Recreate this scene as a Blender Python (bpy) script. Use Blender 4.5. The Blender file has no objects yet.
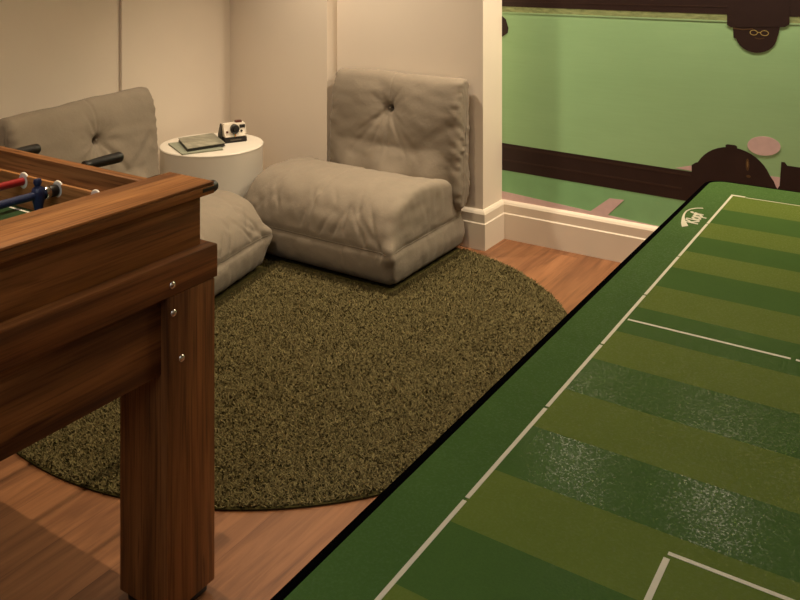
import bpy, bmesh, math, random
import numpy as np
from mathutils import Vector, Matrix, noise as mnoise
R = math.radians
PI = math.pi
random.seed(7)
sc = bpy.context.scene
C = sc.collection

# ------------------------------------------------------------------ helpers
def lin(c):
    c = c / 255.0
    return c / 12.92 if c <= .04045 else ((c + .055) / 1.055) ** 2.4
def rgb(r, g, b):
    return (lin(r), lin(g), lin(b), 1.0)

class NT:
    """small wrapper round a material node tree"""
    def __init__(self, name, rough=.6, spec=.5):
        self.m = bpy.data.materials.new(name); self.m.use_nodes = True
        self.n = self.m.node_tree.nodes; self.l = self.m.node_tree.links
        self.b = self.n['Principled BSDF']
        self.b.inputs['Roughness'].default_value = rough
        self.b.inputs['Specular IOR Level'].default_value = spec
        self.tc = None
    def node(self, t, **kw):
        x = self.n.new(t)
        for k, v in kw.items():
            if k in x.inputs.keys(): x.inputs[k].default_value = v
            else: setattr(x, k, v)
        return x
    def link(self, a, b): self.l.new(a, b)
    def coords(self, scale=(1, 1, 1), loc=(0, 0, 0), rot=(0, 0, 0), kind='Object'):
        if self.tc is None: self.tc = self.node('ShaderNodeTexCoord')
        mp = self.node('ShaderNodeMapping')
        mp.inputs['Scale'].default_value = scale
        mp.inputs['Location'].default_value = loc
        mp.inputs['Rotation'].default_value = rot
        self.link(self.tc.outputs[kind], mp.inputs[0])
        return mp.outputs[0]
    def noise(self, vec, scale=5, detail=4, rough=.5, dist=0):
        x = self.node('ShaderNodeTexNoise')
        x.inputs['Scale'].default_value = scale; x.inputs['Detail'].default_value = detail
        x.inputs['Roughness'].default_value = rough; x.inputs['Distortion'].default_value = dist
        self.link(vec, x.inputs['Vector']); return x.outputs['Fac']
    def ramp(self, fac, stops):
        x = self.node('ShaderNodeValToRGB'); e = x.color_ramp.elements
        while len(e) < len(stops): e.new(.5)
        for el, (p, c) in zip(e, stops): el.position = p; el.color = c
        self.link(fac, x.inputs[0]); return x.outputs[0]
    def mix(self, fac, a, b, mode='MIX'):
        x = self.node('ShaderNodeMix', data_type='RGBA', blend_type=mode)
        for sock, v in ((x.inputs[0], fac), (x.inputs[6], a), (x.inputs[7], b)):
            if hasattr(v, 'links'): self.link(v, sock)
            else: sock.default_value = v
        return x.outputs[2]
    def math(self, op, a, b=0.0):
        x = self.node('ShaderNodeMath', operation=op)
        for sock, v in ((x.inputs[0], a), (x.inputs[1], b)):
            if hasattr(v, 'links'): self.link(v, sock)
            else: sock.default_value = v
        return x.outputs[0]
    def color(self, c):
        if hasattr(c, 'links'): self.link(c, self.b.inputs['Base Color'])
        else: self.b.inputs['Base Color'].default_value = c
    def bump(self, h, strength=.3, dist=.002):
        x = self.node('ShaderNodeBump'); x.inputs['Strength'].default_value = strength
        x.inputs['Distance'].default_value = dist
        self.link(h, x.inputs['Height']); self.link(x.outputs[0], self.b.inputs['Normal'])

def plain(name, c, rough=.5, spec=.5, var=.06, metal=0.0, nscale=40):
    t = NT(name, rough, spec)
    f = t.noise(t.coords(), nscale, 3)
    dk = tuple(x * (1 - var) for x in c[:3]) + (1,); lt = tuple(min(1, x * (1 + var)) for x in c[:3]) + (1,)
    t.color(t.ramp(f, [(.3, dk), (.7, lt)]))
    t.b.inputs['Metallic'].default_value = metal
    return t.m

def wood(name, axis, off=0.0, dark=(66, 38, 18), mid=(112, 68, 34), light=(140, 90, 48), rough=.5):
    t = NT(name, rough, .2)
    s = [26, 26, 26]; s['XYZ'.index(axis)] = 1.5
    v = t.coords(tuple(s), (off, off * 1.7, off * .6))
    f1 = t.noise(v, 1.0, 6, .62, .5)
    s2 = [5, 5, 5]; s2['XYZ'.index(axis)] = .55
    f2 = t.noise(t.coords(tuple(s2), (off * 2, off, off)), 1.0, 3, .5, 1.2)
    base = t.ramp(f1, [(.25, rgb(*dark)), (.5, rgb(*mid)), (.75, rgb(*light))])
    tone = t.ramp(f2, [(.32, (.45, .40, .38, 1)), (.5, (.95, .95, .95, 1)), (.7, (1.15, 1.1, 1.05, 1))])
    s3 = [150, 150, 150]; s3['XYZ'.index(axis)] = 4
    f3 = t.noise(t.coords(tuple(s3)), 1.0, 2)
    s4 = [30, 30, 30]; s4['XYZ'.index(axis)] = 2.2
    f4 = t.noise(t.coords(tuple(s4), (off + 3, off, off + 5)), 1.0, 2, .5, .8)
    streak = t.ramp(f4, [(.29, (.42, .36, .33, 1)), (.36, (1, 1, 1, 1))])
    pore = t.mix(1.0, t.ramp(f3, [(.34, (.62, .58, .55, 1)), (.52, (1, 1, 1, 1))]), streak, 'MULTIPLY')
    col = t.mix(1.0, t.mix(1.0, base, tone, 'MULTIPLY'), pore, 'MULTIPLY')
    t.color(col); t.bump(f3, .15, .001)
    return t.m

def link(name, me, parent=None, mat=None):
    o = bpy.data.objects.new(name, me); C.objects.link(o)
    if parent is not None: o.parent = parent
    if mat is not None:
        for m in (mat if isinstance(mat, (list, tuple)) else [mat]): me.materials.append(m)
    return o
def from_bm(name, bm, mat, parent=None, smooth=False):
    bmesh.ops.recalc_face_normals(bm, faces=bm.faces[:])
    me = bpy.data.meshes.new(name); bm.to_mesh(me); bm.free()
    if smooth:
        for p in me.polygons: p.use_smooth = True
    return link(name, me, parent, mat)
def autosmooth(o, ang=35):
    me = o.data
    for p in me.polygons: p.use_smooth = True
    bm = bmesh.new(); bm.from_mesh(me)
    for e in bm.edges:
        if len(e.link_faces) == 2 and e.calc_face_angle(0) > R(ang): e.smooth = False
    bm.to_mesh(me); bm.free()
    return o
def thing(name, label, cat, loc=(0, 0, 0), rz=0, group=None):
    o = bpy.data.objects.new(name, None); C.objects.link(o)
    o.empty_display_size = .1
    o.location = loc; o.rotation_euler = (0, 0, rz)
    o['label'] = label; o['category'] = cat
    if group: o['group'] = group
    return o
def tag(o, label, cat, group=None):
    o['label'] = label; o['category'] = cat
    if group: o['group'] = group
    return o
def struct(o): o['kind'] = 'structure'; return o

def bm_box(bm, x0, x1, y0, y1, z0, z1, bevel=0, seg=2):
    g = bmesh.ops.create_cube(bm, size=1)['verts']
    for v in g:
        v.co = Vector((x0 if v.co.x < 0 else x1, y0 if v.co.y < 0 else y1, z0 if v.co.z < 0 else z1))
    if bevel:
        es = list({e for v in g for e in v.link_edges})
        bmesh.ops.bevel(bm, geom=es, offset=bevel, segments=seg, profile=.5, affect='EDGES')
    return g
def box(name, x0, x1, y0, y1, z0, z1, mat, parent=None, bevel=0, seg=2):
    bm = bmesh.new(); bm_box(bm, x0, x1, y0, y1, z0, z1, bevel, seg)
    o = from_bm(name, bm, mat, parent)
    return autosmooth(o) if bevel else o
def bm_lathe(bm, prof, origin=(0, 0, 0), axis='Z', n=32):
    """prof: list of (radius, height); closed with caps when radius is 0"""
    rings = []
    def P(r, h, a):
        c, s = r * math.cos(a), r * math.sin(a)
        v = {'Z': (c, s, h), 'Y': (c, h, s), 'X': (h, c, s)}[axis]
        return Vector(v) + Vector(origin)
    for r, h in prof:
        if r < 1e-6: rings.append([bm.verts.new(P(0, h, 0))])
        else: rings.append([bm.verts.new(P(r, h, 2 * PI * k / n)) for k in range(n)])
    for a, b in zip(rings, rings[1:]):
        for k in range(n):
            k2 = (k + 1) % n
            if len(a) == 1 and len(b) == 1: continue
            if len(a) == 1: bm.faces.new((a[0], b[k2], b[k]))
            elif len(b) == 1: bm.faces.new((a[k], a[k2], b[0]))
            else: bm.faces.new((a[k], a[k2], b[k2], b[k]))
def lathe(name, prof, mat, parent=None, origin=(0, 0, 0), axis='Z', n=32, ang=35):
    bm = bmesh.new(); bm_lathe(bm, prof, origin, axis, n)
    return autosmooth(from_bm(name, bm, mat, parent), ang)
def bm_prism(bm, poly, to3, depth, mi=0):
    """extrude a 2D polygon; to3(u, v, w) gives the 3D point, w from 0 to depth"""
    a = [bm.verts.new(to3(u, v, 0)) for u, v in poly]
    b = [bm.verts.new(to3(u, v, depth)) for u, v in poly]
    fs = [bm.faces.new(a), bm.faces.new(b[::-1])]
    for i in range(len(poly)):
        j = (i + 1) % len(poly)
        fs.append(bm.faces.new((a[i], b[i], b[j], a[j])))
    for f in fs: f.material_index = mi
def tube(name, pts, rad, mat, parent=None, closed=False, n=8):
    cu = bpy.data.curves.new(name, 'CURVE'); cu.dimensions = '3D'
    sp = cu.splines.new('POLY'); sp.points.add(len(pts) - 1)
    for p, q in zip(sp.points, pts): p.co = (*q, 1)
    sp.use_cyclic_u = closed
    cu.bevel_depth = rad; cu.bevel_resolution = 2; cu.use_fill_caps = True
    tmp = bpy.data.objects.new('tmp', cu); C.objects.link(tmp)
    dg = bpy.context.evaluated_depsgraph_get(); dg.update()
    me = bpy.data.meshes.new_from_object(tmp.evaluated_get(dg))
    bpy.data.objects.remove(tmp); bpy.data.curves.remove(cu)
    me.name = name
    me.materials.clear()
    for p in me.polygons: p.use_smooth = True
    return link(name, me, parent, mat)

# ------------------------------------------------------------------ camera
EYE = 1.45
cd = bpy.data.cameras.new('camera'); cam = bpy.data.objects.new('camera', cd); C.objects.link(cam)
cam.location = (0, 0, EYE); cam.rotation_euler = (R(90), 0, R(32.96))
cd.sensor_width = 36; cd.lens = 845 / 800 * 36; cd.shift_y = -(300 + 50.6) / 800
cd.clip_start = .05
sc.camera = cam

# ------------------------------------------------------------------ materials
def paint(name, c):
    t = NT(name, .75, .25)
    f = t.noise(t.coords(), 3, 3)
    f2 = t.noise(t.coords(), 180, 2)
    t.color(t.ramp(f, [(.3, tuple(x * .97 for x in c[:3]) + (1,)), (.7, c)]))
    t.bump(f2, .08, .001)
    return t.m
M_wall = paint('wall_paint', rgb(234, 221, 204))
M_base = paint('skirting_paint', rgb(226, 214, 196))
M_ceil = paint('ceiling_paint', rgb(232, 226, 214))

def floor_mat():
    t = NT('plank_floor', .42, .35)
    v = t.coords()
    sep = t.node('ShaderNodeSeparateXYZ'); t.link(v, sep.inputs[0])
    px = t.math('DIVIDE', t.math('ADD', sep.outputs[0], 10.005), .19)
    idx = t.math('FLOOR', px); fr = t.math('FRACT', px)
    wn = t.node('ShaderNodeTexWhiteNoise', noise_dimensions='1D'); t.link(idx, wn.inputs['W'])
    py = t.math('ADD', t.math('DIVIDE', sep.outputs[1], 1.25), t.math('MULTIPLY', wn.outputs['Value'], 7.3))
    fy = t.math('FRACT', py)
    wn2 = t.node('ShaderNodeTexWhiteNoise', noise_dimensions='2D')
    cmb = t.node('ShaderNodeCombineXYZ'); t.link(idx, cmb.inputs[0]); t.link(t.math('FLOOR', py), cmb.inputs[1])
    t.link(cmb.outputs[0], wn2.inputs['Vector'])
    # grain, shifted per plank
    c2 = t.node('ShaderNodeCombineXYZ')
    t.link(t.math('ADD', t.math('MULTIPLY', sep.outputs[0], 38), t.math('MULTIPLY', wn2.outputs['Value'], 60)), c2.inputs[0])
    t.link(t.math('MULTIPLY', sep.outputs[1], 2.6), c2.inputs[1])
    g = t.noise(c2.outputs[0], 1.0, 6, .62, .7)
    c3 = t.node('ShaderNodeCombineXYZ')
    t.link(t.math('ADD', t.math('MULTIPLY', sep.outputs[0], 7), t.math('MULTIPLY', wn2.outputs['Value'], 30)), c3.inputs[0])
    t.link(t.math('MULTIPLY', sep.outputs[1], 1.0), c3.inputs[1])
    g2 = t.noise(c3.outputs[0], 1.0, 3, .5, 1.0)
    base = t.ramp(g, [(.22, rgb(92, 58, 38)), (.5, rgb(132, 89, 58)), (.78, rgb(153, 107, 73))])
    tone = t.ramp(g2, [(.3, (.62, .56, .54, 1)), (.48, (1, 1, 1, 1)), (.75, (1.08, 1.06, 1.02, 1))])
    pt = t.ramp(wn2.outputs['Value'], [(0, (.84, .82, .80, 1)), (1, (1.06, 1.05, 1.04, 1))])
    col = t.mix(1, t.mix(1, base, tone, 'MULTIPLY'), pt, 'MULTIPLY')
    e1 = t.math('LESS_THAN', fr, .012); e2 = t.math('LESS_THAN', fy, .002)
    ed = t.math('MAXIMUM', e1, e2)
    col = t.mix(t.math('MULTIPLY', ed, .45), col, rgb(70, 40, 24))
    t.color(col); t.bump(t.math('SUBTRACT', g, t.math('MULTIPLY', ed, .8)), .12, .002)
    return t.m
M_floor = floor_mat()

def fabric(name, c, seed=0):
    t = NT(name, .85, .2)
    v = t.coords(loc=(seed, seed, seed))
    f = t.noise(v, 260, 3, .6); big = t.noise(v, 6, 3, .5)
    c1 = tuple(x * .90 for x in c[:3]) + (1,); c2 = tuple(min(1, x * 1.08) for x in c[:3]) + (1,)
    t.color(t.mix(.5, t.ramp(f, [(.3, c1), (.7, c2)]), t.ramp(big, [(.3, c1), (.7, c2)])))
    t.b.inputs['Sheen Weight'].default_value = .08
    h = t.math('ADD', t.math('MULTIPLY', f, .25), t.noise(t.coords((1, 1, 1)), 22, 4, .55, .3))
    t.bump(h, .35, .006)
    return t.m
M_fab = fabric('taupe_canvas', rgb(131, 120, 105))
M_pipe = fabric('taupe_piping', rgb(120, 110, 95), 3)

# ------------------------------------------------------------------ room
XL, XL2, YB, YP, YM, XR, YN, H = -3.48, -3.497, 3.562, 3.65, 3.86, 2.2, -1.6, 2.45
XJ, XPE = -2.773, -1.888
YS = 2.80
T = .12
struct(box('floor', XL2 - T, XR + T, YN - T, YM + T, -.08, 0, M_floor))
struct(box('ceiling', XL2 - T, XR + T, YN - T, YM + T, H, H + .08, M_ceil))
struct(box('wall_left', XL2 - T, XL2, YN, YS, 0, H, M_wall))
struct(box('wall_left_corner', XL2 - T, XL, YS, YM, 0, H, M_wall))
struct(box('wall_back', XL, XJ, YB, YM, 0, H, M_wall))
struct(box('wall_back_middle', XJ, XPE, YP, YM, 0, H, M_wall))
struct(box('wall_back_right', XL2 - T, XR + T, YM, YM + T, 0, H, M_wall))
struct(box('wall_right', XR, XR + T, YN, YM, 0, H, M_wall))
struct(box('wall_front', XL2 - T, XR + T, YN - T, YN, 0, H, M_wall))

def skirting(name, path, hgt=.19, th=.022):
    """moulded profile swept along a floor path; the room is on the right-hand side of the path direction"""
    prof = [(0, 0), (th, 0), (th, hgt * .66), (th - .004, hgt * .69), (th - .004, hgt * .90), (th - .009, hgt * .955), (th - .016, hgt), (0, hgt)]
    bm = bmesh.new(); rows = []
    P = [Vector((*p, 0)) for p in path]
    for i, p in enumerate(P):
        d0 = (P[i] - P[i - 1]).normalized() if i else (P[1] - P[0]).normalized()
        d1 = (P[i + 1] - P[i]).normalized() if i < len(P) - 1 else d0
        n0 = Vector((d0.y, -d0.x, 0)); n1 = Vector((d1.y, -d1.x, 0))
        n = (n0 + n1); n = n / max(.2, n.dot(n0))
        rows.append([bm.verts.new(p + n * a + Vector((0, 0, z))) for a, z in prof])
    for a, b in zip(rows, rows[1:]):
        for k in range(len(prof)):
            k2 = (k + 1) % len(prof)
            bm.faces.new((a[k], b[k], b[k2], a[k2]))
    bm.faces.new(rows[0]); bm.faces.new(rows[-1][::-1])
    return struct(from_bm(name, bm, M_base))
skirting('baseboard_back', [(XPE + .001, YP - .0), (XPE, YM), (XR, YM)] if False else [(XJ, YP), (XPE, YP), (XPE, YM), (XR, YM)])
skirting('baseboard_left', [(XL2, YN), (XL2, YS), (XL, YS), (XL, YB), (XJ, YB)])

# ------------------------------------------------------------------ wall mural (flat printed panel on the recessed wall)
def mural():
    tg = NT('mural_green', .5, .3)
    v = tg.coords((1, 1, 1))
    f = tg.noise(tg.coords((1.2, 1, 4)), 2.5, 4); f2 = tg.noise(tg.coords((3, 1, 60)), 3, 3)
    tg.color(tg.mix(.35, tg.ramp(f, [(.3, rgb(159, 202, 148)), (.7, rgb(165, 208, 154))]), tg.ramp(f2, [(.3, rgb(158, 201, 147)), (.7, rgb(166, 209, 155))])))
    tl = plain('mural_lower_green', rgb(140, 194, 138), .5, .3, .06, nscale=9)
    td = plain('mural_dark_brown', rgb(50, 34, 30), .45, .3, .10, nscale=14)
    tp = plain('mural_pink', rgb(222, 194, 192), .5, .3, .04)
    to = NT('mural_mottled_olive', .5, .3)
    to.color(to.ramp(to.noise(to.coords((14, 1, 40)), 2, 5, .6), [(.3, rgb(120, 134, 90)), (.6, rgb(160, 172, 120)), (.8, rgb(176, 186, 134))]))
    tk = plain('mural_shade_brown', rgb(60, 42, 35), .45, .3, .08, nscale=20)
    ty = plain('mural_gold', rgb(178, 158, 96), .5, .3, .05)
    tm = plain('mural_mid_brown', rgb(92, 68, 42), .45, .3, .08, nscale=20)
    tj = plain('mural_joint_green', rgb(162, 198, 150), .5, .3, .04)
    mats = [tg.m, tl, td, tp, to.m, tk, ty, tm, tj, plain('mural_dull_gold', rgb(132, 106, 66), .5, .3, .05)]
    bm = bmesh.new()
    def to3(layer):
        y = YM - .0012 - .0005 * layer
        return lambda u, w, d: Vector((u, y - d, w))
    def shp(poly, mi, layer): bm_prism(bm, poly, to3(layer), .0005, mi)
    X0, X1 = XPE, 1.6
    shp([(X0, .16), (X1, .16), (X1, 1.95), (X0, 1.95)], 0, 0)
    # lower strip of darker green, pink floor line and its branch
    shp([(X0, .19), (X1, .16), (X1, .30), (X0, .345)], 1, 1)
    shp([(X0, .16), (X1, .16), (X1, .17), (-1.13, .194), (-1.435, .208), (X0, .231)], 3, 2)
    shp([(-1.445, .19), (-1.352, .19), (-1.261, .287), (-1.33, .284)], 3, 3)
    # lower rail
    shp([(X0, .338), (-1.0, .328), (-.5, .32), (-.5, .455), (-.954, .461), (X0, .474)], 2, 2)
    shp([(X0, .386), (-1.0, .376), (-1.0, .384), (X0, .394)], 5, 3)
    shp([(X0, .452), (-.96, .439), (-.96, .447), (X0, .462)], 5, 3)
    shp([(-1.03, .468), (-.945, .465), (-.945, .49), (-.965, .487)], 3, 2)
    # domed figure with a small knob on top
    cx, cz = -.79, .405
    dome = [(-.956, .32), (-.956, .492), (-.938, .505)]
    for k in range(0, 17):
        a = R(152 - k * 8.15)
        dome.append((-.785 + .164 * math.cos(a), .432 + .160 * math.sin(a)))
    dome += [(-.618, .47), (-.606, .44), (-.60, .32)]
    shp(dome, 2, 3)
    shp([(-.812, .58), (-.812, .599), (-.804, .603), (-.772, .603), (-.764, .598), (-.764, .58)], 2, 4)
    def oval(x, z, a, b, mi, layer, n=40, rot=0):
        p = []
        for k in range(n):
            t = 2 * PI * k / n; u, w = a * math.cos(t), b * math.sin(t)
            p.append((x + u * math.cos(rot) - w * math.sin(rot), z + u * math.sin(rot) + w * math.cos(rot)))
        shp(p, mi, layer)
    oval(-.722, .525, .0075, .026, 7, 4); oval(-.722, .527, .003, .013, 9, 5)
    oval(-.718, .476, .009, .006, 7, 4)
    # rail right of the dome with a pink sliver between
    shp([(-.64, .49), (-.585, .49), (-.595, .455), (-.603, .44)], 3, 2.5)
    shp([(-.603, .32), (-.594, .47), (-.588, .556), (-.575, .556), (-.565, .543), (X1, .515), (X1, .32)], 2, 4)
    # pink ball
    oval(-.657, .614, .066, .041, 3, 3, rot=.10)
    # upper rail and the mottled strip below it
    shp([(X0, 1.134), (X1, 1.15), (X1, 1.185), (X0, 1.168)], 4, 1)
    shp([(X0, 1.129), (X1, 1.145), (X1, 1.151), (X0, 1.135)], 8, 2)
    shp([(X0, 1.163), (X1, 1.178), (X1, 1.42), (X0, 1.40)], 2, 2)
    shp([(X0, 1.185), (-.80, 1.198), (-.80, 1.203), (X0, 1.19)], 5, 3)
    # hanging dark figure: block body, rounded chin, gold spectacle marks
    shp([(-.806, 1.42), (-.806, 1.122), (-.79, 1.112), (-.574, 1.124), (-.557, 1.136), (-.553, 1.42)], 2, 4)
    chin = [(-.782, 1.12), (-.779, 1.068)]
    for k in range(13):
        a = R(195 + k * 12.5)
        chin.append((-.688 + .084 * math.cos(a), 1.085 + .077 * math.sin(a)))
    chin += [(-.598, 1.10), (-.592, 1.13)]
    shp(chin, 2, 3)
    shp([(-.782, 1.106), (-.74, 1.102), (-.70, 1.108), (-.70, 1.112), (-.74, 1.107), (-.782, 1.111)], 7, 4)
    def ringmark(x, z, a, b, w, mi):
        n = 28
        for k in range(n):
            t0, t1 = 2 * PI * k / n, 2 * PI * (k + 1) / n
            q = [(x + a * math.cos(t0), z + b * math.sin(t0)), (x + a * math.cos(t1), z + b * math.sin(t1)),
                 (x + (a - w) * math.cos(t1), z + (b - w) * math.sin(t1)), (x + (a - w) * math.cos(t0), z + (b - w) * math.sin(t0))]
            shp(q, mi, 4)
    ringmark(-.697, 1.094, .016, .012, .003, 6); ringmark(-.654, 1.094, .017, .012, .003, 6)
    shp([(-.682, 1.094), (-.670, 1.094), (-.670, 1.097), (-.682, 1.097)], 6, 4)
    shp([(-.692, 1.070), (-.675, 1.066), (-.655, 1.071), (-.655, 1.074), (-.675, 1.070), (-.692, 1.074)], 7, 4)
    # dark knob at the left edge
    shp([(X0, 1.115), (-1.866, 1.098), (-1.852, 1.055), (-1.856, 1.03), (X0, 1.008)], 2, 3)
    o = from_bm('wall_mural', bm, mats)
    return tag(o, 'green and dark brown printed mural covering the recessed wall beyond the skirting', 'mural')
mural()

# ------------------------------------------------------------------ round rug
RC = (-2.12, 2.51); RR = 1.08
CH2 = (-2.345, 3.314, 0.0); CH1 = (-2.836, 2.328, R(101))    # lounge chairs: x, y, turn
def rug():
    t = NT('olive_rug_backing', .95, .05)
    t.color(t.ramp(t.noise(t.coords(), 120, 3), [(.3, rgb(48, 44, 24)), (.7, rgb(74, 68, 38))]))
    root = lathe('round_rug', [(0, 0), (RR - .003, 0), (RR, .002), (RR, .005), (RR - .004, .0065), (0, .0065)], t.m, None, (0, 0, 0), 'Z', 128)
    root.location = (RC[0], RC[1], .0005)
    tag(root, 'round olive green shaggy rug on the wooden floor under the lounge chairs', 'rug')
    tp = NT('olive_pile', .9, .08)
    at = tp.node('ShaderNodeAttribute', attribute_name='tuft')
    tp.color(tp.ramp(at.outputs['Fac'], [(0, rgb(84, 74, 48)), (.4, rgb(102, 93, 61)), (.8, rgb(116, 106, 73)), (1, rgb(142, 130, 94))]))
    n = 230000
    rs = np.random.RandomState(3)
    rr = (RR - .004) * np.sqrt(rs.rand(n)); a = rs.rand(n) * 2 * PI
    x, y = rr * np.cos(a), rr * np.sin(a)
    wx, wy = x + RC[0], y + RC[1]
    def inside(ox, oy, ang, x0, x1, y0, y1):
        c, s_ = math.cos(ang), math.sin(ang); lx, ly = (wx - ox) * c + (wy - oy) * s_, -(wx - ox) * s_ + (wy - oy) * c
        return (lx > x0) & (lx < x1) & (ly > y0) & (ly < y1)
    # the pile lies crushed flat under the chairs and the drum table
    def crushed(m): return inside(*CH2, -.500 - m, .388 + m, -.362 - m, .31 + m) | inside(*CH1, -.388 - m, .500 + m, -.362 - m, .31 + m) | (np.hypot(wx + 3.145, wy - 3.09) < .262 + m)
    keep = ~crushed(.004); near = crushed(.035)[keep]
    x, y = x[keep], y[keep]; n = len(x)
    az = rs.rand(n) * 2 * PI
    lean = np.where(near, .1, .35 + .75 * rs.rand(n))
    L = .010 + .008 * rs.rand(n); w = .0014 + .0010 * rs.rand(n)
    la = az + PI / 2 + rs.randn(n) * .6
    dx, dy = np.cos(az), np.sin(az); lx, ly = np.cos(la) * np.sin(lean), np.sin(la) * np.sin(lean); lz = np.cos(lean)
    V = np.zeros((n, 5, 3))
    for k, (ww, hh) in enumerate(((-1, 0), (1, 0), (1.0, .55), (-1.0, .55))):
        V[:, k, 0] = x + dx * w * ww + lx * L * hh * .8
        V[:, k, 1] = y + dy * w * ww + ly * L * hh * .8
        V[:, k, 2] = .006 + lz * L * hh
    V[:, 4, 0] = x + lx * L * 1.15; V[:, 4, 1] = y + ly * L * 1.15; V[:, 4, 2] = .006 + lz * L * .86
    idx = np.arange(n)[:, None] * 5
    quads = idx + np.array([[0, 1, 2, 3]]); tris = idx + np.array([[3, 2, 4]])
    loops = np.concatenate([quads, tris], 1).ravel()
    me = bpy.data.meshes.new('pile')
    me.vertices.add(n * 5); me.vertices.foreach_set('co', V.ravel())
    me.loops.add(len(loops)); me.loops.foreach_set('vertex_index', loops.astype(np.int32))
    me.polygons.add(n * 2)
    st = (np.arange(n)[:, None] * 7 + np.array([[0, 4]])).ravel()
    me.polygons.foreach_set('loop_start', st.astype(np.int32))
    me.update(calc_edges=True); me.validate()
    tv = np.clip(rs.rand(n) * .75 + .25 * rs.rand(n) ** 3, 0, 1)
    tv5 = np.repeat(tv[:, None], 5, 1).ravel().astype(np.float32)
    me.attributes.new('tuft', 'FLOAT', 'POINT').data.foreach_set('value', tv5)
    p = link('pile', me, root, tp.m)
    p['kind'] = 'stuff'
rug()

# ------------------------------------------------------------------ lounge chairs
def catmull(pts, n):
    P = [Vector((a, b, 0)) for a, b in pts]; m = len(P); out = []
    for i in range(m):
        p0, p1, p2, p3 = P[i - 1], P[i], P[(i + 1) % m], P[(i + 2) % m]
        for k in range(12):
            t = k / 12
            out.append(.5 * ((2 * p1) + (p2 - p0) * t + (2 * p0 - 5 * p1 + 4 * p2 - p3) * t * t + (3 * p1 - p0 - 3 * p2 + p3) * t ** 3))
    # resample by arc length
    d = [0]
    for i in range(len(out)): d.append(d[-1] + (out[(i + 1) % len(out)] - out[i]).length)
    res = []; j = 0
    for k in range(n):
        s = d[-1] * k / n
        while d[j + 1] < s: j += 1
        f = (s - d[j]) / max(1e-9, d[j + 1] - d[j])
        res.append(out[j].lerp(out[(j + 1) % len(out)], f))
    return [(v.x, v.y) for v in res]

def cushion(name, prof, W, rad, disp, mat, parent, nx=110, nt=120, rings=12, bulge=.02, cen=None, wfun=None):
    """closed (y, z) profile swept along x between -W and W with rounded ends, then pushed along its normals by disp(x, y, z, normal)"""
    pr = catmull(prof, nt)
    cy = sum(p[0] for p in pr) / nt; cz = sum(p[1] for p in pr) / nt
    if cen: cy, cz = cen
    # inward normals for rounding
    nin = []
    area = sum(pr[i][0] * pr[(i + 1) % nt][1] - pr[(i + 1) % nt][0] * pr[i][1] for i in range(nt))
    sg = 1 if area > 0 else -1
    for i in range(nt):
        tx = pr[(i + 1) % nt][0] - pr[i - 1][0]; tz = pr[(i + 1) % nt][1] - pr[i - 1][1]
        l = math.hypot(tx, tz) or 1
        nin.append((-tz / l * sg, tx / l * sg))
    for _ in range(10):                 # even out the inward directions so the rounded ends never fold over themselves
        q = [(nin[i - 1][0] + 2 * nin[i][0] + nin[(i + 1) % nt][0], nin[i - 1][1] + 2 * nin[i][1] + nin[(i + 1) % nt][1]) for i in range(nt)]
        nin = [(a / (math.hypot(a, b) or 1) if math.hypot(a, b) > 2 else a / 4, b / (math.hypot(a, b) or 1) if math.hypot(a, b) > 2 else b / 4) for a, b in q]
    st = []
    m = 6
    for k in range(m + 1):
        a = PI / 2 * k / m
        st.append((-(W - rad) - rad * math.cos(a), rad * (1 - math.sin(a))))
    for k in range(1, nx): st.append((-(W - rad) + 2 * (W - rad) * k / nx, 0))
    for k in range(m + 1):
        a = PI / 2 * (1 - k / m)
        st.append(((W - rad) + rad * math.cos(a), rad * (1 - math.sin(a))))
    bm = bmesh.new(); rows = []
    def mk(x, pts): return [bm.verts.new((x * (wfun(y, z) if wfun else 1), y, z)) for y, z in pts]
    def capring(sgn, f, pts):
        return mk(sgn * (W + bulge * (1 - f * f)), [(cy + (y - cy) * f, cz + (z - cz) * f) for y, z in pts])
    end = [(pr[i][0] + nin[i][0] * rad, pr[i][1] + nin[i][1] * rad) for i in range(nt)]
    left = [capring(-1, f / rings, end) for f in range(1, rings)]
    rows += left
    for x, e in st: rows.append(mk(x, [(pr[i][0] + nin[i][0] * e, pr[i][1] + nin[i][1] * e) for i in range(nt)]))
    rows += [capring(1, f / rings, end) for f in range(rings - 1, 0, -1)]
    for a, b in zip(rows, rows[1:]):
        for k in range(nt):
            k2 = (k + 1) % nt
            bm.faces.new((a[k], a[k2], b[k2], b[k]))
    for row, sgn in ((rows[0], -1), (rows[-1], 1)):
        c = mk(sgn * (W + bulge), [(cy, cz)])[0]
        for k in range(nt):
            k2 = (k + 1) % nt
            bm.faces.new((row[k2], row[k], c) if sgn < 0 else (row[k], row[k2], c))
    bmesh.ops.recalc_face_normals(bm, faces=bm.faces[:])
    bm.normal_update()
    mv = [(v, v.normal.copy(), v.co.copy()) for v in bm.verts]
    for v, nr, co in mv:
        d = disp(co.x, co.y, co.z, nr)
        if isinstance(d, tuple): v.co = co + nr * d[0] + Vector(d[1])
        else: v.co = co + nr * d
    return from_bm(name, bm, mat, parent, smooth=True)

def gauss(x, s): return math.exp(-(x / s) ** 2)
def fold(px, py, ax, ay, bx, by, w):
    """0..1 strength of a tapered crease along the segment a-b"""
    dx, dy = bx - ax, by - ay; L2 = dx * dx + dy * dy
    t = max(0, min(1, ((px - ax) * dx + (py - ay) * dy) / L2))
    q = math.hypot(px - ax - dx * t, py - ay - dy * t)
    return gauss(q, w) * (1 - .75 * t)

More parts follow.
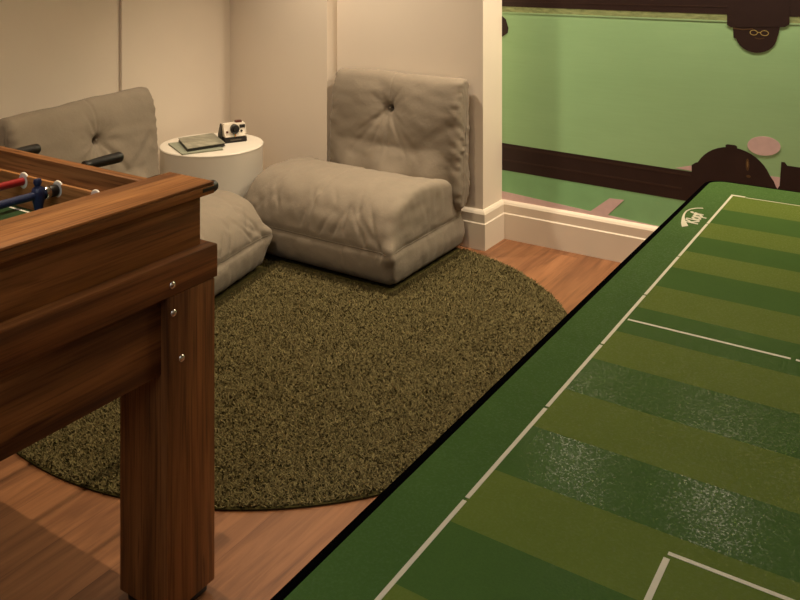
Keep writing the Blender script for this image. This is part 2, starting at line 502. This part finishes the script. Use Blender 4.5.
def make_chair(name, label, seed, side=1, WB=.382, bx=.020, tall=1.0, plump=1.0):
    """floor lounge chair: thick puffed seat with a seam round its middle, and a tufted backrest behind; side = -1 or 1 is the wider end of the seat"""
    root = thing(name, label, 'lounge chair')
    rnd = random.Random(seed)
    o3 = Vector((seed * 3.1, seed * 1.7, seed * .9))
    def nz(x, y, z, s): return mnoise.noise(Vector((x, y, z)) * s + o3)
    W, ZS = .430, .156
    prof = [(-.292, .006), (-.12, .003), (.12, .003), (.245, .006), (.285, .022), (.306, .065), (.308, .105), (.304, .150), (.292, .200), (.258, .275), (.175, .345), (.05, .374), (-.09, .378), (-.195, .366), (-.278, .325), (-.332, .250), (-.354, .195), (-.362, ZS), (-.361, .11), (-.352, .062), (-.332, .024)]
    folds = []
    for k in range(15):
        x = rnd.uniform(-.36, .36); s0 = rnd.uniform(-.50, -.30)
        folds.append((x, s0, x + rnd.uniform(-.06, .06), s0 + rnd.uniform(.08, .17), rnd.uniform(.006, .012), rnd.uniform(.003, .007)))
    # creases that start at the front corners, and a few long ones running up from the front seam
    folds += [(.37, -.53, .25, -.40, .010, .009), (.36, -.50, .29, -.33, .010, .007), (-.37, -.53, -.27, -.38, .010, .008), (.30, -.53, .20, -.36, .009, .008), (.13, -.52, .19, -.36, .008, .008), (-.05, -.50, -.02, -.30, .008, .006), (.06, -.52, .12, -.40, .008, .007)]
    def dseat(x, y, z, n):
        if z < .02: return 0.0
        top = max(0.0, n.z)
        d = .006 * nz(x, y, z, 5) + .0035 * nz(x * 2, y, z * 2, 12)
        seam = gauss(z - ZS, .012)
        if abs(n.x) < .75:
            if z > ZS:
                s = y - (.37 - z) * .9
                for ax, ay, bx, by, w, dep in folds: d -= dep * fold(x, s, ax, ay, bx, by, w)
                d += (.014 - .034 * max(0, min(1, (y + .02) / .18))) * (1 - (x / W) ** 2) * min(1, (z - ZS) / .1)
                d -= .004 * gauss(x, .006)
            else:
                d += .010 * math.sin(PI * z / ZS) * (1 - (x / W) ** 4)
                for ax, ay, bx, by, w, dep in folds[:8]: d -= .6 * dep * fold(x, .9 * (ZS - z) - .5, ax, ay, bx + .03, by, w)
        else:
            d += .004 * nz(x, y * 3, z * 1.5, 9)
            d += .012 * math.sin(PI * min(1, max(0, z / ZS))) if z < ZS else 0
        d -= .007 * seam
        if n.y < -.4: d -= .012 * gauss(abs(x) - (W - .052), .008) * gauss(z - .152, .035)
        # pinched corner tips where the seam turns at the front
        tip = gauss(abs(x) - W, .055) * gauss(y + .345, .06) * gauss(z - ZS, .045)
        sx = 1 if x > 0 else -1
        k = (.034 if sx == side else .026) * tip
        return (d, (sx * k * 1.1, -k * .8, 0))
    seat = cushion('seat', prof, W, .034, dseat, M_fab, root, 130, 150, 14, .010, (-.03, .20))
    xo = side * .058
    for v in seat.data.vertices:
        v.co.x += xo
        if v.co.z > ZS: v.co.z = ZS + (v.co.z - ZS) * plump
    from mathutils.bvhtree import BVHTree
    seat.data.update()
    bv = BVHTree.FromPolygons([v.co.copy() for v in seat.data.vertices], [tuple(p.vertices) for p in seat.data.polygons])
    pts = []
    def shoot(o, d):
        h = bv.ray_cast(Vector(o), Vector(d))[0]
        if h is not None: pts.append(h - Vector(d) * .0002)
    for k in range(30): shoot((xo - 1, .28 - .60 * k / 29, ZS), (1, 0, 0))
    for k in range(60): shoot((xo - .425 + .85 * k / 59, -1, ZS), (0, 1, 0))
    for k in range(30): shoot((xo + 1, -.32 + .60 * k / 29, ZS), (-1, 0, 0))
    tube('seam_piping', pts, .0022, M_pipe, root)
    # backrest
    bp = [(.215, .20), (.182, .29), (.180, .48), (.190, .68), (.212, .778), (.240, .812), (.272, .820), (.303, .812), (.316, .785), (.320, .60), (.316, .40), (.308, .26), (.290, .215), (.245, .195)]
    bf = []
    for k in range(13):
        a = R(-90 + (k - 6) * 25 + rnd.uniform(-9, 9))
        L = rnd.uniform(.07, .14) + (.13 if -160 < math.degrees(a) < -20 else 0)
        bf.append((math.cos(a), math.sin(a), L, rnd.uniform(.008, .013), rnd.uniform(.005, .009)))
    zt = .655
    def dback(x, y, z, n):
        d = .006 * nz(x, y, z, 5) + .003 * nz(x, y, z * 2, 12)
        edge = max(0, 1 - (WB - abs(x)) / .07)
        if edge > 0:
            d += edge * (.0018 * math.sin(z * 105 + 60 * y + 12 * nz(x, y, z, 6)) + (.0065 if n.y > -.7 and abs(x) > WB - .03 else .004) * nz(x, y * 2, z * 6, 9))
        if n.y < -.2:
            r = math.hypot(x, z - zt)
            d += .048 * (1 - (x / WB) ** 2) * max(0, 1 - ((z - .46) / .40) ** 2)
            d -= .007 * gauss(r, .018) + .020 * gauss(r, .08)
            for ux, uz, L, w, dep in bf:
                d -= dep * fold(x, z - zt, 0, 0, ux * L, uz * L, w)
            if z > zt: d -= .004 * gauss(x, .006)
            # large drapes falling from the button towards the lower corners
            d -= .008 * fold(x, z, -.02, zt - .02, -.20, .44, .016) + .008 * fold(x, z, .02, zt - .02, .22, .40, .018) + .006 * fold(x, z, 0, zt - .03, .03, .40, .012)
            d -= .005 * fold(x, z, .34, .60, .10, .43, .024) + .004 * fold(x, z, -.34, .50, -.12, .40, .024)
            # gathered lower edge
            if z < .48:
                q = min(1, (.48 - z) / .12)
                d += q * (.062 * (1 - (x / WB) ** 2) + .012 * math.sin(x * 30 + 1.2 + 2 * nz(x, 0, z, 4)))
        elif n.z > .5: d -= .004 * gauss(x, .006)
        return d
    bk = cushion('backrest', bp, WB, .030, dback, M_fab, root, 130, 130, 10, .004, (.25, .5))
    for v in bk.data.vertices: v.co.x += bx; v.co.z = .2 + (v.co.z - .2) * tall
    lathe('tuft_button', [(0, .004), (.004, .003), (.005, -.001), (0, -.003)], M_pipe, root, (bx, .182, .2 + (zt - .2) * tall), 'Y', 14)
    return root
ch2 = make_chair('lounge_chair', 'taupe canvas floor lounge chair against the back wall, fully in view on the rug', 1, -1)
ch2.location = (CH2[0], CH2[1], .0075)
ch1 = make_chair('lounge_chair', 'taupe canvas floor lounge chair behind the wooden foosball table, half hidden', 2, 1, .42, 0.0, .965, .83)
ch1.location = (CH1[0], CH1[1], .0075); ch1.rotation_euler = (0, 0, CH1[2])
for c in (ch1, ch2): c['group'] = 'taupe lounge chairs on the rug'

# ------------------------------------------------------------------ drum side table and what stands on it
M_white = plain('white_lacquer', rgb(222, 214, 200), .35, .5, .02, nscale=6)
st = lathe('drum_side_table', [(0, .0), (.252, .0), (.256, .004), (.256, .438), (.257, .442), (.259, .446), (.259, .449), (.256, .453), (0, .453)], M_white, None, (0, 0, 0), 'Z', 96)
st.location = (-3.145, 3.09, .0075)
tag(st, 'white round drum side table standing in the corner between the two lounge chairs', 'side table')

def booklet(name, label, cat, corners, z0, z1, mats, pages=True):
    """a closed book: two covers and a page block, outline given by four corners"""
    cx = sum(c[0] for c in corners) / 4; cy = sum(c[1] for c in corners) / 4
    root = thing(name, label, cat, (cx, cy, z0))
    P = [(c[0] - cx, c[1] - cy) for c in corners]
    h = z1 - z0
    def slab(nm, s, a, b, m):
        bm = bmesh.new()
        bm_prism(bm, [(x * s, y * s) for x, y in P], lambda u, v, w: Vector((u, v, a + w)), b - a)
        return from_bm(nm, bm, m, root)
    slab('back_cover', 1, 0, h * .14, mats[0])
    slab('page_block', .975, h * .14, h * .86, mats[1])
    slab('front_cover', 1, h * .86, h, mats[2])
    return root
M_pages = plain('paper_edges', rgb(190, 182, 160), .8, .2, .1, nscale=300)
M_dark = plain('dark_cover', rgb(44, 42, 38), .4, .4, .08)
tcov = NT('grey_photo_cover', .35, .5)
tcov.color(tcov.ramp(tcov.noise(tcov.coords((1, 2.2, 1)), 16, 4, .6), [(.35, rgb(118, 116, 100)), (.55, rgb(140, 138, 120)), (.72, rgb(176, 172, 152))]))
M_pale = plain('pale_green_cover', rgb(142, 146, 128), .5, .3, .06)
ZT = .4605
booklet('magazine', 'pale grey-green magazine lying under the grey book on the white drum table', 'magazine',
        [(-3.322, 2.958), (-3.225, 3.16), (-2.995, 3.02), (-3.088, 2.838)], ZT, ZT + .006, [M_pale, M_pages, M_pale])
booklet('book', 'grey covered book with dark edges lying beside the small white camera', 'book',
        [(-3.312, 3.018), (-3.252, 3.204), (-3.034, 3.072), (-3.098, 2.882)], ZT + .0065, ZT + .022, [M_dark, M_dark, tcov.m])

def instant_camera():
    M_body = plain('ivory_plastic', rgb(226, 214, 196), .4, .5, .02)
    M_blk = plain('black_plastic', rgb(30, 26, 24), .4, .5, .05)
    M_brn = plain('red_brown_plastic', rgb(84, 40, 30), .35, .5, .05)
    a = math.atan2(3.242 - 3.136, -3.047 + 3.106)
    root = thing('instant_camera', 'small white and black instant camera standing on the white drum table', 'camera',
                 (-3.100, 3.196, ZT), a + R(2))
    root.scale = (.97, .97, 1.05)
    # local: x right (seen from the front), -y front
    bm = bmesh.new()
    bm_prism(bm, [(-.045, .0), (.05, .0), (.05, .026), (-.040, .026)], lambda u, v, w: Vector((-.062 + w, u, v)), .124)
    bmesh.ops.bevel(bm, geom=bm.edges[:], offset=.003, segments=2, affect='EDGES')
    autosmooth(from_bm('film_housing', bm, M_blk, root))
    bm = bmesh.new()
    bm_prism(bm, [(-.042, .0265), (.045, .0265), (.020, .090), (-.022, .090), (-.034, .040)], lambda u, v, w: Vector((-.060 + w, u, v)), .120)
    bmesh.ops.bevel(bm, geom=bm.edges[:], offset=.004, segments=2, affect='EDGES')
    autosmooth(from_bm('body', bm, M_body, root))
    bm = bmesh.new()
    bm_prism(bm, [(-.02, .0), (.052, .0), (.056, .03), (.022, .088), (.012, .088)], lambda u, v, w: Vector((-.0655 + w, u, v)), .005)
    from_bm('side_panel', bm, M_blk, root)
    ln = lathe('lens', [(0, -.050), (.010, -.050), (.012, -.046), (.020, -.050), (.0235, -.046), (.0235, -.02), (0, -.02)], M_blk, root, (-.004, .0, .064), 'Y', 32)
    box('viewfinder', .026, .056, -.031, -.02, .066, .082, M_blk, root, .002)
    lathe('light_sensor', [(0, -.036), (.0055, -.036), (.0065, -.02), (0, -.02)], M_blk, root, (.034, 0, .053), 'Y', 20)
    lathe('shutter_button', [(0, -.040), (.0045, -.040), (.006, -.03), (0, -.02)], M_brn, root, (-.044, 0, .052), 'Y', 20)
    box('flash_socket', .010, .044, -.012, .014, .088, .100, M_brn, root, .003)
    st = [rgb(70, 120, 160), rgb(120, 150, 70), rgb(220, 180, 60), rgb(214, 112, 50), rgb(176, 52, 44)]
    bm = bmesh.new()
    for k in range(5): bm_prism(bm, [(-.010 + k * .0024, .0285), (-.0076 + k * .0024, .0285), (-.0076 + k * .0024, .042), (-.010 + k * .0024, .042)],
                                lambda u, v, w: Vector((u, -.0405 + (v - .0285) * .42 - w, v)), .0015, k)
    from_bm('rainbow_stripe', bm, [plain('stripe_tone', c, .4) for c in st], root)
    bm = bmesh.new()
    bm_prism(bm, [(-.030, .010), (.030, .010), (.030, .016), (-.030, .016)], lambda u, v, w: Vector((u, -.0435 - w, v)), .001)
    from_bm('film_slot', bm, plain('slot_grey', rgb(92, 84, 74), .4), root)
instant_camera()

# ------------------------------------------------------------------ foosball table
def foosball():
    root = thing('foosball_table', 'brown wooden foosball table with leg, rods and black handles, cut by left photo edge', 'foosball table', (-2.195, .935, 0))
    O = Vector((-2.2, .93, 0))
    HT = .920
    XE, XI = -1.415, -1.562            # end cap, outer and inner edge
    Y1 = 1.40; Y0 = .46               # ends of the end cap
    WY = wood('wood_grain_along_y', 'Y', 1.0); WY2 = wood('wood_grain_along_y_dark', 'Y', 4.0, (80, 49, 24), (126, 81, 42), (154, 104, 58))
    WYt = wood('wood_grain_top', 'Y', 9.0, (128, 80, 42), (166, 112, 64), (190, 136, 84))
    WX = wood('wood_grain_along_x', 'X', 2.0, (138, 92, 52), (184, 128, 76), (206, 152, 96))
    WZ = wood('wood_grain_upright', 'Z', 3.0, (74, 46, 23), (126, 82, 44), (154, 104, 60))
    M_blk = plain('black_rubber', rgb(26, 23, 22), .45, .4, .1)
    M_chr = plain('brushed_chrome', rgb(200, 198, 194), .22, .5, .03, 1.0)
    M_wht = plain('white_nylon', rgb(232, 226, 214), .4, .4, .02)
    M_red = plain('red_sleeve', rgb(150, 34, 34), .4, .4, .06)
    M_blu = plain('navy_blue', rgb(34, 44, 78), .4, .4, .06)
    def bx(nm, x0, x1, y0, y1, z0, z1, m, bevel=.003, par=None):
        return box(nm, x0 - O.x, x1 - O.x, y0 - O.y, y1 - O.y, z0, z1, m, par or root, bevel)
    XF = -2.98                          # far end
    yc0, yc1 = .50, 1.326               # outer faces of the long sides
    # the two ends: panel, trim board, apron
    for sgn, nm in ((1, 'near'), (-1, 'far')):
        def ex(x0, x1): return (x0, x1) if sgn > 0 else (XE + XF - x1, XE + XF - x0)
        a, b = ex(-1.55, -1.43); bx('end_panel', a, b, yc0 + .0, 1.36, .775, .8925, WY2)
        a, b = ex(-1.55, -1.40); bx('trim_board', a, b, yc0 - .02, 1.384, .706, .781, WY)
        a, b = ex(-1.53, -1.42); bx('end_apron', a, b, yc0 + .01, 1.33, .537, .709, WY2)
        # cap rail in two wood tones: darker lower board paints the edge's shade
        a, b = ex(XI, XE)
        bx('cap_rail', a, b, yc0 - .04, Y1 - .012, HT - .007, HT, WYt, .0025)
        bx('cap_shade_edge', a, b, yc0 - .04, Y1 - .012, .892, HT - .007, WY2, .002)
        cx = (b - .013 if sgn > 0 else a + .013)
        bm = bmesh.new()
        bm_lathe(bm, [(0, Y1 - .048 - O.y), (.0138, Y1 - .048 - O.y), (.0138, Y1 - .003 - O.y), (.011, Y1 + .003 - O.y), (0, Y1 + .004 - O.y)], (cx - O.x, 0, .9045), 'Y', 24)
        cap = autosmooth(from_bm('end_plug', bm, M_blk, root))
    # long sides with a stepped inner face
    for ya, yb, s in ((yc1 - .030, yc1, 1), (yc0, yc0 + .030, -1)):
        bx('side_board', XF + .15, XI - .0005, ya, yb, .70, HT - .001, WX, .004)
        inn = (ya - .012, ya) if s > 0 else (yb, yb + .012)
        bx('inner_ledge', XF + .15, XI - .0005, inn[0], inn[1], .72, .872, WX, .003)
        bx('side_apron', XF + .10, -1.53, (ya if s > 0 else yb - .025), (ya + .025 if s > 0 else yb), .537, .70, WX, .002)
    # playfield with white markings
    tf = NT('playfield_green', .4, .4); tf.color(tf.ramp(tf.noise(tf.coords(), 30, 3), [(.3, rgb(34, 62, 36)), (.7, rgb(44, 74, 44))]))
    pf = bx('playfield', XF + .15, -1.55, yc0 + .03, yc1 - .03, .765, .79, tf.m, 0)
    bm = bmesh.new()
    for (x0, x1, y0, y1) in ((XF + .2, -1.60, yc1 - .062, yc1 - .056), (XF + .2, -1.60, yc0 + .056, yc0 + .062), (-2.203, -2.197, yc0 + .06, yc1 - .06)):
        bm_box(bm, x0 - O.x, x1 - O.x, y0 - O.y, y1 - O.y, .7895, .7906)
    from_bm('field_line', bm, M_wht, root)
    # legs with chamfered feet and bolts
    def leg(x0, x1, y0, y1):
        L = bx('leg', x0, x1, y0, y1, .022, .706, WZ, .003)
        bx('foot_pad', x0 + .012, x1 - .012, y0 + .012, y1 - .012, 0, .024, M_blk, .003, L)
        return L
    legs = [leg(-1.555, -1.40, 1.236, 1.375), leg(-1.535, -1.40, .451, .590),
            leg(XE + XF + 1.40, XE + XF + 1.535, 1.236, 1.375), leg(XE + XF + 1.40, XE + XF + 1.535, .451, .590)]
    def bolt(y, z, par=root):
        o = lathe('bolt', [(0, .0045), (.004, .0042), (.0075, .002), (.0085, 0), (.0085, -.004), (0, -.004)], M_chr, par, (-1.40 - O.x, y - O.y, z), 'X', 20)
    bolt(1.250, .730)
    bolt(1.253, .669, legs[0]); bolt(1.276, .563, legs[0])
    # rods along y, one team red, one navy
    ZR = .857
    def figure(bm, x, y, z, rot):
        """moulded player clamped on a rod, head above and foot below"""
        tmp = bmesh.new()
        bm_lathe(tmp, [(0, .040), (.008, .038), (.0105, .031), (.008, .024), (.006, .021)], (0, 0, 0), 'Z', 14)
        bm_lathe(tmp, [(.006, .022), (.013, .017), (.016, .006), (.016, -.008), (.012, -.022), (.010, -.034), (.012, -.046), (.013, -.056), (0, -.057)], (0, 0, 0), 'Z', 14)
        bm_box(tmp, -.013, .013, -.012, .014, -.062, -.050, .003)
        bmesh.ops.rotate(tmp, verts=tmp.verts[:], cent=(0, 0, 0), matrix=Matrix.Rotation(rot, 3, 'Y'))
        bmesh.ops.translate(tmp, verts=tmp.verts[:], vec=(x - O.x, y - O.y, z))
        me = bpy.data.meshes.new('t'); tmp.to_mesh(me); tmp.free(); bm.from_mesh(me); bpy.data.meshes.remove(me)
    rods = [(-1.703, M_wht, 1, 'goal', (.91,)), (-1.849, M_blu, -1, 'b', (1.232, .80)), (-1.99, M_red, 1, 'r', (.70, .93, 1.12)), (-2.134, M_blu, -1, 'b', (.65, .80, .95, 1.10)),
            (-2.278, M_red, 1, 'r', (.70, .9, 1.1)), (-2.43, M_blu, -1, 'b', (.7, .9, 1.1)), (-2.575, M_red, 1, 'r', (.75, 1.05)), (-2.72, M_blu, -1, 'b', (.91,))]
    for x, m, side, team, figs in rods:
        if team == 'goal': m = M_red
        yA, yB = yc0 - .10, yc1 + .10
        hl = .124
        off = {-1.99: .052, -2.278: -.016, -1.703: -.05}.get(x, .02)
        def rodl(nm, prof, mm, par): return lathe(nm, [(r, y - O.y) for r, y in prof], mm, par, (x - O.x, 0, ZR), 'Y', 20)
        if side > 0: yA, yB = yc0 - .03, yc1 + .10 + off
        else: yA, yB = yc0 - .10, yc1 + .11
        rod = rodl('rod', [(0, yA), (.0065, yA), (.0065, yB), (0, yB)], M_chr, root)
        ins0, ins1 = yc0 + .075, yc1 - .040 - (.030 if team == 'b' else 0)
        rodl('rod_sleeve', [(.0066, ins0), (.0098, ins0), (.0098, ins1), (.0066, ins1)], m, rod)
        for yw, s in ((yc1 - .038, -1), (yc0 + .038, 1)):
            rodl('bushing', [(.0066, yw), (.0066, yw + s * .004), (.014, yw + s * .005), (.021, yw + s * .0035), (.0225, yw + s * .001), (.0225, yw), (.0066, yw)], M_wht, rod)
        if team == 'b':
            y = yc1 - .044
            rodl('bumper', [(.0066, y - .022), (.013, y - .022), (.0145, y - .019), (.0145, y - .003), (.013, y), (.0066, y)], M_blk, rod)
            rodl('rod_collar', [(.0066, y - .034), (.0150, y - .034), (.0160, y - .031), (.0160, y - .025), (.0150, y - .022), (.0066, y - .022)], M_chr, rod)
        if side > 0: h0, h1 = yB - .012, yB + hl - .012
        else: h0, h1 = yA + .012, yA - hl + .012
        s = 1 if h1 > h0 else -1
        hd = rodl('handle', [(.0065, h0), (.013, h0), (.0135, h0 + s * .008), (.0115, h0 + s * .012), (.0125, h0 + s * .02), (.0145, h0 + s * .06), (.0155, h1 - s * .02), (.0155, h1 - s * .006), (.012, h1), (0, h1)], M_blk, rod)
        for fy in figs:
            bm = bmesh.new(); figure(bm, x, fy, ZR, R(-4))
            autosmooth(from_bm('player_figure', bm, m, rod), 50)
foosball()

# ------------------------------------------------------------------ table football pitch in the foreground
def pitch():
    XT0, XT1, YT0, YT1, ZT2 = -.604, .834, .473, 2.638, .76
    O = Vector(((XT0 + XT1) / 2, (YT0 + YT1) / 2, 0))
    root = thing('table_football_pitch', 'green striped football pitch table with white lines and black edge in the right foreground', 'game table', O)
    def rr(x0, x1, y0, y1, r, n=8):
        out = []
        for cx, cy, a0 in ((x1 - r, y1 - r, 0), (x0 + r, y1 - r, 90), (x0 + r, y0 + r, 180), (x1 - r, y0 + r, 270)):
            for k in range(n + 1):
                a = R(a0 + 90 * k / n); out.append((cx + r * math.cos(a) - O.x, cy + r * math.sin(a) - O.y))
        return out
    M_edge = plain('black_edge_band', rgb(7, 6, 6), .9, 0.0, .1)
    M_wood = plain('black_steel_leg', rgb(30, 28, 27), .4, .5, .1)
    def felt(name, c1, c2, ro, spc):
        t = NT(name, ro, spc)
        v = t.coords()
        f = t.noise(v, 420, 2, .6); big = t.noise(v, 9, 4, .6)
        t.color(t.mix(.5, t.ramp(f, [(.3, rgb(*c1)), (.7, rgb(*c2))]), t.ramp(big, [(.3, rgb(*c1)), (.7, rgb(*c2))])))
        vo = t.node('ShaderNodeTexVoronoi'); vo.inputs['Scale'].default_value = 300; t.link(v, vo.inputs['Vector'])
        t.bump(t.math('ADD', t.noise(v, 330, 3, .6), t.math('MULTIPLY', vo.outputs['Distance'], .5)), .14, .0008)
        fl = t.noise(t.coords((1, 1, 1), (.3, .1, 0)), 260, 3, .65)
        sp = t.math('MULTIPLY', t.ramp(fl, [(.50, (.06, .06, .06, 1)), (.66, (1, 1, 1, 1))]), spc)
        t.link(sp, t.b.inputs['Specular IOR Level'])
        return t.m
    M_d = felt('dark_green_felt', (66, 92, 45), (74, 101, 50), .20, .032); M_b = felt('border_green_felt', (64, 91, 45), (72, 100, 50), .55, .05); M_l = felt('olive_green_felt', (92, 107, 46), (99, 114, 52), .40, .03)
    # top board with a black rim
    bm = bmesh.new(); bm_prism(bm, rr(XT0, XT1, YT0, YT1, .05), lambda u, v, w: Vector((u, v, ZT2 - .03 + w)), .0295)
    board = from_bm('top_board', bm, M_edge, root)
    # field sheet: outer green and the mown stripes
    bm = bmesh.new()
    inner = rr(XT0 + .013, XT1 - .013, YT0 + .012, YT1 - .012, .045)
    bm_prism(bm, inner, lambda u, v, w: Vector((u, v, ZT2 - .0004 + w)), .0008, 2)
    fx0, fx1, fy0, fy1 = -.507, .737, .620, 2.490
    ys = [2.490, 2.345, 2.213, 2.094, 1.977, 1.861, 1.740, 1.617, 1.494, 1.373, 1.253, 1.131, 1.008, .888, .768, .646, .620]
    for k in range(len(ys) - 1):
        mi = 1 if k % 2 == 0 else 0
        bm_prism(bm, [(fx0 - O.x, ys[k + 1] - O.y), (fx1 - O.x, ys[k + 1] - O.y), (fx1 - O.x, ys[k] - O.y), (fx0 - O.x, ys[k] - O.y)],
                 lambda u, v, w: Vector((u, v, ZT2 + .0003 + w)), .0003, mi)
    from_bm('pitch_surface', bm, [M_d, M_l, M_b], root)
    M_ln = plain('white_line_print', rgb(204, 197, 174), .5, .3, .03)
    bm = bmesh.new()
    def ln(x0, x1, y0, y1): bm_box(bm, x0 - O.x, x1 - O.x, y0 - O.y, y1 - O.y, ZT2 + .0005, ZT2 + .0010)
    cuts = [fy0, .934, 1.187, 1.429, 1.680, 1.932, 2.201, fy1]
    for a, b in zip(cuts, cuts[1:]):
        for x in (fx0, fx1): ln(x - .003, x + .003, a + .003, b - .003)
    for y in (fy0, fy1):
        ln(fx0 + .036, fx1 - .036, y - .0018, y + .0018)
    for x, s in ((fx0, 1), (fx1, -1)):
        for y, s2 in ((fy0, 1), (fy1, -1)):
            xs = sorted((x - s * .0035, x + s * .034)); ln(xs[0], xs[1], *sorted((y + s2 * .0, y - s2 * .010)))
    yh = 1.552
    ln(fx0 + .007, -.222, yh - .003, yh + .003); ln(-.214, .445, yh - .003, yh + .003); ln(.453, fx1 - .007, yh - .003, yh + .003)
    ln(-.216 - .006, -.216 + .002, yh - .010, yh + .010) if False else None
    for ya, yb in ((fy0, .976), (fy1, 2.134)):
        lo, hi = sorted((ya, yb)); s = 1 if yb > ya else -1
        xa, xb = -.268, .498
        ln(xa + .000, xb - .000, yb - .0028, yb + .0028)
        for x in (xa + .001, xb - .001): ln(x - .0035, x + .0035, *sorted((ya + s * .003, yb - s * .009)))
        xa2, xb2 = -.08, .31; y2 = ya + s * .13
        ln(xa2, xb2, y2 - .0028, y2 + .0028)
        for x in (xa2, xb2): ln(x - .0035, x + .0035, *sorted((ya + s * .003, y2 - s * .005)))
    cxm = (fx0 + fx1) / 2
    n = 72
    for k in range(n):                  # centre circle
        a0, a1 = 2 * PI * k / n, 2 * PI * (k + 1) / n
        r0, r1 = .177, .183
        q = [(r1 * math.cos(a0), r1 * math.sin(a0)), (r1 * math.cos(a1), r1 * math.sin(a1)), (r0 * math.cos(a1), r0 * math.sin(a1)), (r0 * math.cos(a0), r0 * math.sin(a0))]
        bm_prism(bm, [(cxm + u - O.x, yh + v - O.y) for u, v in q], lambda u, v, w: Vector((u, v, ZT2 + .0005 + w)), .0005)
    from_bm('pitch_lines', bm, M_ln, root)
    # printed emblem: an arch that swells at one end, and the lettering under it
    bm = bmesh.new()
    arc = [(-.5485, 2.150, .0098), (-.557, 2.172, .0070), (-.565, 2.197, .0046), (-.572, 2.224, .0030), (-.5765, 2.252, .0021), (-.5775, 2.277, .0019), (-.5735, 2.299, .0021), (-.564, 2.315, .0026), (-.552, 2.324, .0030), (-.5465, 2.326, .0030)]
    L_, R_ = [], []
    for i, (x, y, w) in enumerate(arc):
        p0 = arc[max(0, i - 1)]; p1 = arc[min(len(arc) - 1, i + 1)]
        tx, ty = p1[0] - p0[0], p1[1] - p0[1]; l = math.hypot(tx, ty); nx, ny = -ty / l, tx / l
        if i == 0: nx, ny = -.6, -.8
        L_.append((x + nx * w, y + ny * w)); R_.append((x - nx * w, y - ny * w))
    for i in range(len(arc) - 1):
        bm_prism(bm, [(p[0] - O.x, p[1] - O.y) for p in (L_[i], L_[i + 1], R_[i + 1], R_[i])], lambda u, v, w: Vector((u, v, ZT2 + .0008 + w)), .0005)
    from_bm('emblem_arch', bm, M_ln, root)
    cu = bpy.data.curves.new('txt', 'FONT'); cu.body = 'Klopf'; cu.size = .047; cu.extrude = .0003; cu.offset = .0012; cu.shear = .2; cu.space_character = .92
    to = bpy.data.objects.new('txt', cu); C.objects.link(to)
    dg = bpy.context.evaluated_depsgraph_get(); dg.update()
    me = bpy.data.meshes.new_from_object(to.evaluated_get(dg)); bpy.data.objects.remove(to); bpy.data.curves.remove(cu)
    me.materials.clear(); me.name = 'emblem_lettering'
    t = link('emblem_lettering', me, root, M_ln)
    t.location = (-.527 - O.x, 2.180 - O.y, ZT2 + .0009); t.rotation_euler = (0, 0, R(90 + 4))
    # legs and an under-frame, inside the outline of the top
    def bx(nm, x0, x1, y0, y1, z0, z1, m): return box(nm, x0 - O.x, x1 - O.x, y0 - O.y, y1 - O.y, z0, z1, m, root, .003)
    bx('under_frame', -.36, .60, .75, 2.36, ZT2 - .085, ZT2 - .03, M_wood)
    for x in (-.34, .53):
        for y in (.78, 2.28): bx('leg', x, x + .05, y, y + .05, 0, ZT2 - .08, M_wood)
pitch()

# ------------------------------------------------------------------ lighting: recessed ceiling lamps and an added cool area fill
def spot(name, loc, target, power, col, size=120, blend=.6, radius=.04):
    l = bpy.data.lights.new(name, 'SPOT'); l.energy = power; l.color = col; l.spot_size = R(size); l.spot_blend = blend
    l.shadow_soft_size = radius
    o = bpy.data.objects.new(name, l); C.objects.link(o); o.location = loc
    d = Vector(target) - Vector(loc); o.rotation_euler = d.to_track_quat('-Z', 'Y').to_euler(); return o
WARM = (1.0, .77, .50); SOFT = (1.0, .82, .60)
for lx in (-1.44, -.82, -.20):
    spot('wall_lamp', (lx, 3.675, 2.42), (lx, 3.50, 0), 105, SOFT, 136, 1, .03)
spot('ceiling_lamp', (-2.06, 1.44, 2.42), (-2.06, 1.75, 0), 108, WARM, 114, 1, .015)
spot('ceiling_lamp', (-2.70, 3.10, 2.42), (-2.25, 3.25, 0), 130, SOFT, 98, 1, .05)
al = bpy.data.lights.new('added_cool_fill', 'AREA'); al.energy = 19; al.color = (.95, .97, 1.0); al.shape = 'RECTANGLE'; al.size = 1.8; al.size_y = 1.2  # added soft fill under the ceiling
ao = bpy.data.objects.new('added_cool_fill', al); C.objects.link(ao); ao.location = (-.6, -.5, 2.43)
w = bpy.data.worlds.new('world'); sc.world = w; w.use_nodes = True
w.node_tree.nodes['Background'].inputs[0].default_value = (.5, .45, .4, 1); w.node_tree.nodes['Background'].inputs[1].default_value = .3

vs = sc.view_settings
vs.view_transform = 'Standard'; vs.look = 'None'; vs.gamma = 1; vs.exposure = 0.0; vs.use_curve_mapping = False
